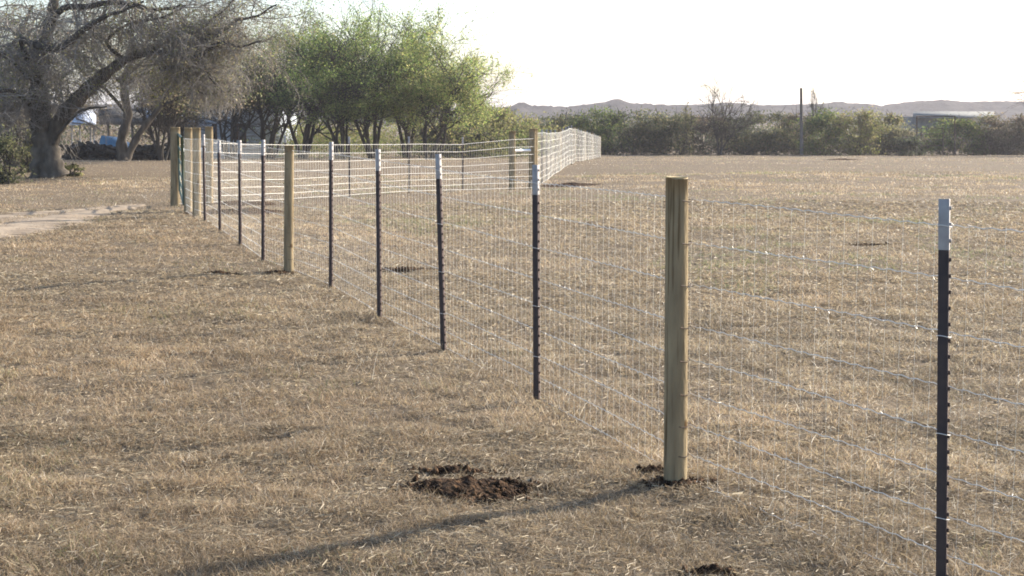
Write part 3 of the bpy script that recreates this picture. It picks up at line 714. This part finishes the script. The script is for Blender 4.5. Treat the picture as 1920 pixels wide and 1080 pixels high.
# the big old bare trees at left
def poly(pts, Y):
    return [np.append(P(a, b_, Y + dy), 0)[:3] for a, b_, _, dy in pts], [r / F * Y for _, _, r, _ in pts]
def spline(p, r, m=6):
    p = np.array(p); t = np.arange(len(p)); tt_ = np.linspace(0, len(p) - 1, (len(p) - 1) * m + 1)
    out = []
    for q in tt_:
        i_ = min(int(q), len(p) - 2); f = q - i_
        p0 = p[max(i_ - 1, 0)]; p1 = p[i_]; p2 = p[i_ + 1]; p3 = p[min(i_ + 2, len(p) - 1)]
        out.append(.5 * (2 * p1 + (p2 - p0) * f + (2 * p0 - 5 * p1 + 4 * p2 - p3) * f * f + (3 * p1 - p0 - 3 * p2 + p3) * f ** 3))
    return np.array(out), np.interp(tt_, t, r)
def old_tree(name, base, Y, trunks, limbs, label, seed, nsec, nleaf, cat='tree', zmin=2.3, droop=.12):
    rng = np.random.RandomState(seed); root = empty(name, base); tag(root, label, cat, 'old bare trees at the left')
    tb_ = MB(); lines = []
    for T_ in trunks:
        p, r = spline(*poly(T_, Y)); r = r * (1 + .12 * np.sin(np.arange(len(r)) * 1.7)); tb_.tube(p, r, 14); lines.append((p, r))
    tr_ = tb_.build('trunk', M_bark, root, smooth_=True)
    for L_ in limbs:
        m_ = MB(); p, r = spline(*poly(L_, Y)); p += rng.normal(0, .012, p.shape) * np.linspace(0, 1, len(p))[:, None]
        m_.tube(p, r * .82, 8); m_.build('limb', M_darkbark, root, smooth_=True); lines.append((p, r))
    a0 = []; a1 = []; ra = []; rb = []; tips = []
    def br(p, d, L, r, lev):
        n = 6; pts = [p]; dd = d
        for _ in range(n):
            dd = dd + rng.normal(0, .2, 3) + np.array([0, 0, .03 if lev == 0 else -droop * lev]); dd = dd / np.linalg.norm(dd)
            pts.append(pts[-1] + dd * L / n)
        pts = np.array(pts); rad = np.linspace(r, r * .45, n + 1)
        a0.append(pts[:-1]); a1.append(pts[1:]); ra.append(rad[:-1]); rb.append(rad[1:])
        if lev == 2: tips.append(pts[2:]); return
        for q in range(7 if lev == 0 else 6):
            i_ = rng.randint(1, n + 1); v = rng.normal(0, 1, 3) * [1, 1, .7]; v /= np.linalg.norm(v)
            nd = dd * .55 + v * .8; br(pts[i_], nd / np.linalg.norm(nd), L * rng.uniform(.4, .72), max(r * .45, .0045), lev + 1)
    wts = np.array([len(p) * (2.5 if k >= len(trunks) else 1) for k, (p, r) in enumerate(lines)], float); wts /= wts.sum()
    for q in range(nsec):
        k = rng.choice(len(lines), p=wts); p, r = lines[k]
        lo = int(len(p) * (.42 if k < len(trunks) else .1)); i_ = rng.randint(lo, len(p))
        v = rng.normal(0, 1, 3) * [1, .9, .65]; v[2] += .1; v /= np.linalg.norm(v)
        br(p[i_] + np.array([0, .35, 0]) * (k >= len(trunks)), v + np.array([0, .35, 0]) * (k >= len(trunks)), rng.uniform(1.0, 2.5), min(r[i_] * .5, .03), 0)
    A0 = np.concatenate(a0); A1 = np.concatenate(a1); RA = np.concatenate(ra); RB = np.concatenate(rb)
    ok = A1[:, 2] > base[2] + zmin + .5 * np.sin(A1[:, 0] * 2.1) - .9 * (A1[:, 0] < -13)
    tw = MB(); tw.segs(A0[ok], A1[ok], RA[ok], RB[ok], 3); tw.build('twigs', M_twig, root)
    tp = np.concatenate(tips); tp = tp[tp[:, 2] > base[2] + zmin]; c = tp[rng.randint(0, len(tp), nleaf)] + rng.normal(0, .10, (nleaf, 3))
    lm = MB(); hue = vnoise(c[:, 0] / 1.2, c[:, 2] / .9, seed)
    cols = pick(rng, nleaf, BRN[:1] + PALE + OLIVE + BRN[2:]); g_ = hue > .5; cols[g_] = pick(rng, g_.sum(), YEL + OLIVE)
    leafquads(lm, c, .038, rng, cols * 1.35); lm.build('dry_leaves', M_leaf, root)
    return root
bA = G(92, 333); YA = bA[1]
old_tree('old_tree', bA, YA,
    [[(88, 336, 34, 0), (84, 300, 25, 0), (82, 260, 22, 0), (76, 215, 20, 0), (72, 165, 16, .2), (78, 120, 13, .4), (90, 60, 11, .6), (100, 10, 9, .6), (115, -60, 6, .5)],
     [(108, 332, 22, -.2), (98, 300, 17, -.2), (96, 262, 15, -.1), (118, 218, 15, 0), (150, 182, 14, .3), (190, 145, 12, .8), (235, 112, 8, 1.2), (290, 90, 6, 1.5)]],
    [[(60, 130, 7, 0), (40, 78, 6, -.5), (65, 84, 7.5, -.8), (110, 90, 7.5, -1), (150, 62, 6.5, -1.2), (190, 34, 5, -1.5), (236, 18, 3, -1.6), (270, 2, 2, -1.6)],
     [(92, 50, 8, .4), (118, 16, 7, 0), (165, 12, 6, -.3), (205, 5, 6, -.5), (250, 8, 5.5, -.6), (290, 18, 4, -.6), (345, 10, 2.5, -.8)],
     [(235, 112, 8, 1.2), (290, 98, 6.5, 1.2), (332, 104, 7, .9), (368, 108, 7.5, .6), (395, 90, 6, .4), (418, 80, 5, .2), (450, 88, 2.5, .2), (490, 76, 1.5, .2)],
     [(290, 90, 5, 1.3), (335, 74, 5, 1), (365, 74, 4.5, .8), (410, 66, 4, .6), (440, 40, 3.5, .5), (480, 30, 2.5, .5), (520, 8, 1.5, .5)],
     [(368, 108, 6, .6), (384, 128, 4, .6), (398, 150, 3, .6), (420, 172, 1.5, .6)],
     [(410, 66, 3, .6), (380, 60, 2.6, .4), (398, 36, 2.2, .2), (425, 15, 1.8, .1), (440, -5, 1.3, .1)],
     [(300, 130, 5, .8), (340, 128, 4.5, .8), (362, 160, 3, .8), (385, 178, 1.5, .8)],
     [(100, 270, 5, -.3), (112, 248, 3.6, -.5), (135, 222, 3, -.7), (160, 204, 2.4, -.9), (200, 200, 1.4, -1)],
     [(235, 112, 5, 1.2), (200, 80, 4, 1), (240, 45, 3, .6), (300, 34, 2.4, .5), (350, 10, 1.5, .5)],
     [(72, 165, 8, .2), (30, 120, 6, -.5), (-10, 95, 5, -1), (-70, 80, 3, -1.3)],
     [(60, 200, 6, 0), (20, 170, 4, -1.2), (-20, 180, 3, -2), (-60, 210, 1.5, -2.4)]],
    'big old gnarled tree with two leaning trunks and bare drooping branches', 401, 270, 24000)
bB = G(22, 318); bB = on(22, bB[1] + 2)
old_tree('old_tree', bB, bB[1],
    [[(30, 318, 26, 0), (26, 285, 16, 0), (22, 240, 13, 0), (10, 190, 11, 0), (-8, 130, 9, .3), (-20, 60, 7, .3), (-30, -20, 5, .3)],
     [(48, 316, 12, 0), (40, 280, 8, 0), (34, 240, 7, 0), (38, 190, 6, 0), (30, 140, 4, 0)]],
    [[(20, 200, 6, 0), (50, 150, 5, .2), (70, 110, 4, .4), (120, 70, 2, .6)], [(10, 180, 6, 0), (-40, 120, 5, -.4), (-120, 70, 3, -.6)], [(0, 110, 5, .2), (40, 60, 4, .8), (60, 10, 3, 1.2)]],
    'old bare tree behind the gnarled one at the left edge', 402, 150, 11000, zmin=1.0)
# a third crown behind, filling the canopy
bC = on(235, 60)
old_tree('old_tree', bC, 60,
    [[(232, 300, 12, 0), (228, 262, 9, 0), (240, 215, 8, 0), (232, 160, 7, 0), (250, 100, 6, 0), (240, 60, 4, 0)],
     [(236, 300, 8, 0), (262, 250, 6, 0), (300, 200, 5, 0), (340, 140, 4, 0), (370, 90, 3, 0)]],
    [[(240, 215, 5, 0), (200, 170, 4, .4), (150, 130, 3, .5), (120, 80, 2, .5)], [(232, 160, 5, 0), (290, 130, 4, .5), (350, 110, 3, .5), (430, 100, 2, .5)], [(250, 100, 4, 0), (300, 60, 3, 0), (360, 50, 2, 0)], [(232, 160, 4, 0), (180, 110, 3, 1), (150, 60, 2, 1)], [(300, 200, 4, 0), (370, 170, 3, 0), (450, 150, 2, 0)]],
    'grey bare tree behind the gnarled one, its crown hanging over the shed', 403, 90, 10000, zmin=3.6)

# shrubs at the left foot
b = G(8, 345); bush('leafy_shrub', b, 1.5, 1.55, [(.16, .17, .08), (.22, .22, .11), (.12, .13, .06), (.28, .26, .16)], 'leafy pale green shrub at the left edge of the photo', 2600, 501, size=.05, dep=1.2)
b = G(128, 331); bush('leafy_shrub', b, 1.0, .42, OLIVE + YEL, 'low shrub at the foot of the gnarled trunk', 1500, 502, size=.04, dep=.8)
b = G(60, 322); bush('leafy_shrub', b, 1.2, 1.5, YEL + OLIVE, 'yellow-green shrub between the two old trunks', 1300, 503, size=.05, dep=.8)

# ---------------------------------------------------------------- house, shed and yard
YH = 84.0
def hz(x, y): return gz(x, y)
hb_ = on(440, YH); house = empty('farm_house', hb_)
tag(house, 'pale blue grey sided farmhouse with dark roof half hidden by trees', 'house')
def bxp(x0, x1, y0, y1, Y, dep, m, name, par):
    a = P(x0, y1, Y); b = P(x1, y0, Y); mb = MB(); mb.box(((a[0] + b[0]) / 2, Y + dep / 2, (a[2] + b[2]) / 2), (b[0] - a[0], dep, b[2] - a[2])); return mb.build(name, m, par)
wall = bxp(345, 522, 188, 304, YH, 7, M_siding, 'wall', house)
sb_ = MB(); a = P(345, 304, YH); b = P(522, 188, YH)
zc = np.arange(a[2], b[2], .2)
for z in zc: sb_.box(((a[0] + b[0]) / 2, YH - .012, z), (b[0] - a[0] - .01, .02, .17))
sb_.build('clapboards', M_siding, house)
for x0, x1, y0, y1 in ((433, 446, 232, 262), (448, 461, 232, 276), (398, 406, 232, 262)):
    w_ = bxp(x0, x1, y0, y1, YH - .06, .04, M_trimd, 'window', house); W0[w_.name] = W0['farm_house']
    m_ = MB(); a_ = P(x0 + 2, y1 - 3, YH); b2 = P(x1 - 2, y0 + 3, YH); m_.box(((a_[0] + b2[0]) / 2, YH - .07, (a_[2] + b2[2]) / 2), (b2[0] - a_[0], .02, b2[2] - a_[2])); m_.build('pane', M_glass, w_)
# gable roof with its ridge along x
a = P(335, 190, YH - .5); b = P(532, 190, YH - .5); top_ = P(440, 168, YH + 3)[2]
rb_ = MB(); z1 = a[2]
v = [(a[0], YH - .5, z1), (b[0], YH - .5, z1), (b[0], YH + 3.5, top_), (a[0], YH + 3.5, top_), (a[0], YH + 7.5, z1), (b[0], YH + 7.5, z1),
     (a[0], YH - .5, z1 - .14), (b[0], YH - .5, z1 - .14), (b[0], YH + 7.5, z1 - .14), (a[0], YH + 7.5, z1 - .14)]
rb_.add(v, [[0, 1, 2, 3], [3, 2, 5, 4], [6, 7, 1, 0], [4, 5, 8, 9], [9, 8, 7, 6]]); rb_.ng += [[0, 3, 4, 9, 6], [1, 7, 8, 5, 2]]
rb_.build('roof', M_roof, house)
# wing with the blue tin roof
wg = on(300, YH - 1); wing = empty('lean_to', wg); tag(wing, 'open lean-to with blue grey tin roof left of the farmhouse', 'shed')
def sloped(x0, x1, yb, yt, Y0, Y1, m, name, par, th=.08, skew=0):
    A = P(x0, yb, Y0); B = P(x1, yb, Y0); C = P(x1, yt, Y1); D = P(x0 + skew, yt, Y1)
    mb = MB(); t_ = np.array([0, 0, th]); mb.add([A, B, C, D, A - t_, B - t_, C - t_, D - t_], [[0, 1, 2, 3], [7, 6, 5, 4], [0, 4, 5, 1], [1, 5, 6, 2], [2, 6, 7, 3], [3, 7, 4, 0]]); return mb.build(name, m, par)
sloped(270, 343, 231, 184, YH - 2, YH + 3, M_tin, 'roof', wing)
bxp(186, 343, 222, 234, YH - 2.1, .12, M_pole, 'beam', wing)
sloped(184, 272, 222, 204, YH - 2, YH + 2, M_roof, 'low_roof', wing)
for p_ in (205, 232, 250, 318):
    q = on(p_, YH - 1.9); m_ = MB(); m_.tube([q, [q[0], q[1], P(p_, 232, YH)[2]]], .07, 8); m_.build('roof_post', M_pole, wing)
aw = on(160, 80); awn = empty('tin_awning', aw); tag(awn, 'small white tin awning on thin posts beside the lean-to', 'awning')
sloped(131, 180, 232, 205, 77, 80, M_tin, 'roof', awn, skew=22)
for p_ in (137, 152, 172, 178):
    q = on(p_, 77.4); m_ = MB(); m_.tube([q, [q[0], q[1], P(p_, 231, 77.4)[2]]], .05, 8); m_.build('awning_post', M_white, awn)
# blue tarp wedge
tpz = [(181, 287), (190, 254), (201, 258), (228, 272), (252, 283), (247, 289)]
fr_ = [P(a, b, 71) for a, b in tpz]; bk = [p + np.array([.35, 1.5, -.1]) for p in fr_]
m_ = MB(); n = len(tpz); m_.add(fr_ + bk, [[a, (a + 1) % n, n + (a + 1) % n, n + a] for a in range(n)]); m_.ng += [list(range(n))[::-1], [n + a for a in range(n)]]
tag(m_.build('tarp_cover', M_tarp, origin=on(215, 71)), 'blue tarp pulled over a wedge shaped load in the yard', 'tarp')
# brush pile
rng = np.random.RandomState(5); m_ = MB(); p0 = []; p1 = []; rr = []
for q in range(520):
    p_ = rng.uniform(125, 338); Y = rng.uniform(67.5, 70); b = on(p_, Y); hh = rng.uniform(0, .75) * (.6 + .5 * vnoise(p_ / 22, 0, 3)); a_ = rng.uniform(0, 3.14); L = rng.uniform(.3, 1.1)
    c = b + [0, 0, hh]; d = np.array([math.cos(a_), math.sin(a_) * .6, rng.normal(0, .3)]) * L / 2
    p0.append(c - d); p1.append(c + d); rr.append(rng.uniform(.03, .12))
m_.segs(p0, p1, rr, np.array(rr) * .7, 6)
tag(m_.build('brush_pile', M_darkbark, origin=on(230, 69)), 'long low dark pile of logs and brush in front of the sheds', 'brush pile')
# barrel like white cup by the gate tree
q = on(311, 69); m_ = MB(); m_.tube([q, q + [0, 0, .1], q + [0, 0, .55], q + [0, 0, .66]], [.16, .17, .17, .14], 12)
# utility pole
q = on(1503, 96); up = empty('utility_pole', q); tag(up, 'tall plain wooden utility pole standing in the hedgerow', 'pole')
tp = P(1502, 165, 96); m_ = MB(); m_.tube([q - [0, 0, .3], (q + tp) / 2, tp], [.12, .105, .085], 10); m_.build('pole', M_pole, up)
m_ = MB(); m_.box(tp - [0, .12, .75], (.10, .10, .26)); m_.build('bracket', M_rust, up)
# pipe frame
q = on(1750, 95); pf = empty('pipe_frame', q); tag(pf, 'dark rusty pipe frame with lower gate rails standing in the hedgerow', 'frame')
def pxz(p_, y, Y=95.0): return P(p_, y, Y)
m_ = MB(); m_.tube([on(1719, 95), pxz(1719, 218)], .045, 6); m_.build('upright', M_rust, pf)
m_ = MB(); m_.tube([on(1790, 95), pxz(1790, 218)], .045, 6); m_.build('upright', M_rust, pf)
m_ = MB(); m_.tube([pxz(1718, 218), pxz(1791, 218)], .045, 6); m_.build('top_rail', M_rust, pf)
m_ = MB()
for y in (240, 251, 262, 273): m_.tube([pxz(1727, y, 94.6), pxz(1768, y, 94.6)], .03, 6)
for p_ in (1727, 1768): m_.tube([on(p_, 94.6), pxz(p_, 240, 94.6)], .035, 6)
m_.build('panel', M_rust, pf)
# low barn behind
q = on(1790, 130); bn = empty('low_barn', q); tag(bn, 'low grey roofed barn seen over the right part of the hedgerow', 'barn')
bxp(1716, 1860, 219, 300, 130, 6, M_barn, 'wall', bn); sloped(1712, 1864, 220, 209, 129.4, 133, M_barn, 'roof', bn)

# ---------------------------------------------------------------- air
hzb = MB(); hzb.box((0, 980, 10.5), (4000, 2800, 30))
hm = bpy.data.materials.new('haze_air'); hm.use_nodes = True; nt = hm.node_tree; nt.nodes.clear()
out = nt.nodes.new('ShaderNodeOutputMaterial'); pv = nt.nodes.new('ShaderNodeVolumePrincipled')
pv.inputs['Color'].default_value = (.86, .84, .90, 1); pv.inputs['Density'].default_value = .00038; pv.inputs['Anisotropy'].default_value = .3
nt.links.new(pv.outputs[0], out.inputs['Volume'])
HAZE = True
if HAZE: tag(hzb.build('haze', hm, origin=(0, 980, -4.5)), 'thin pale evening haze in the air', kind='stuff')
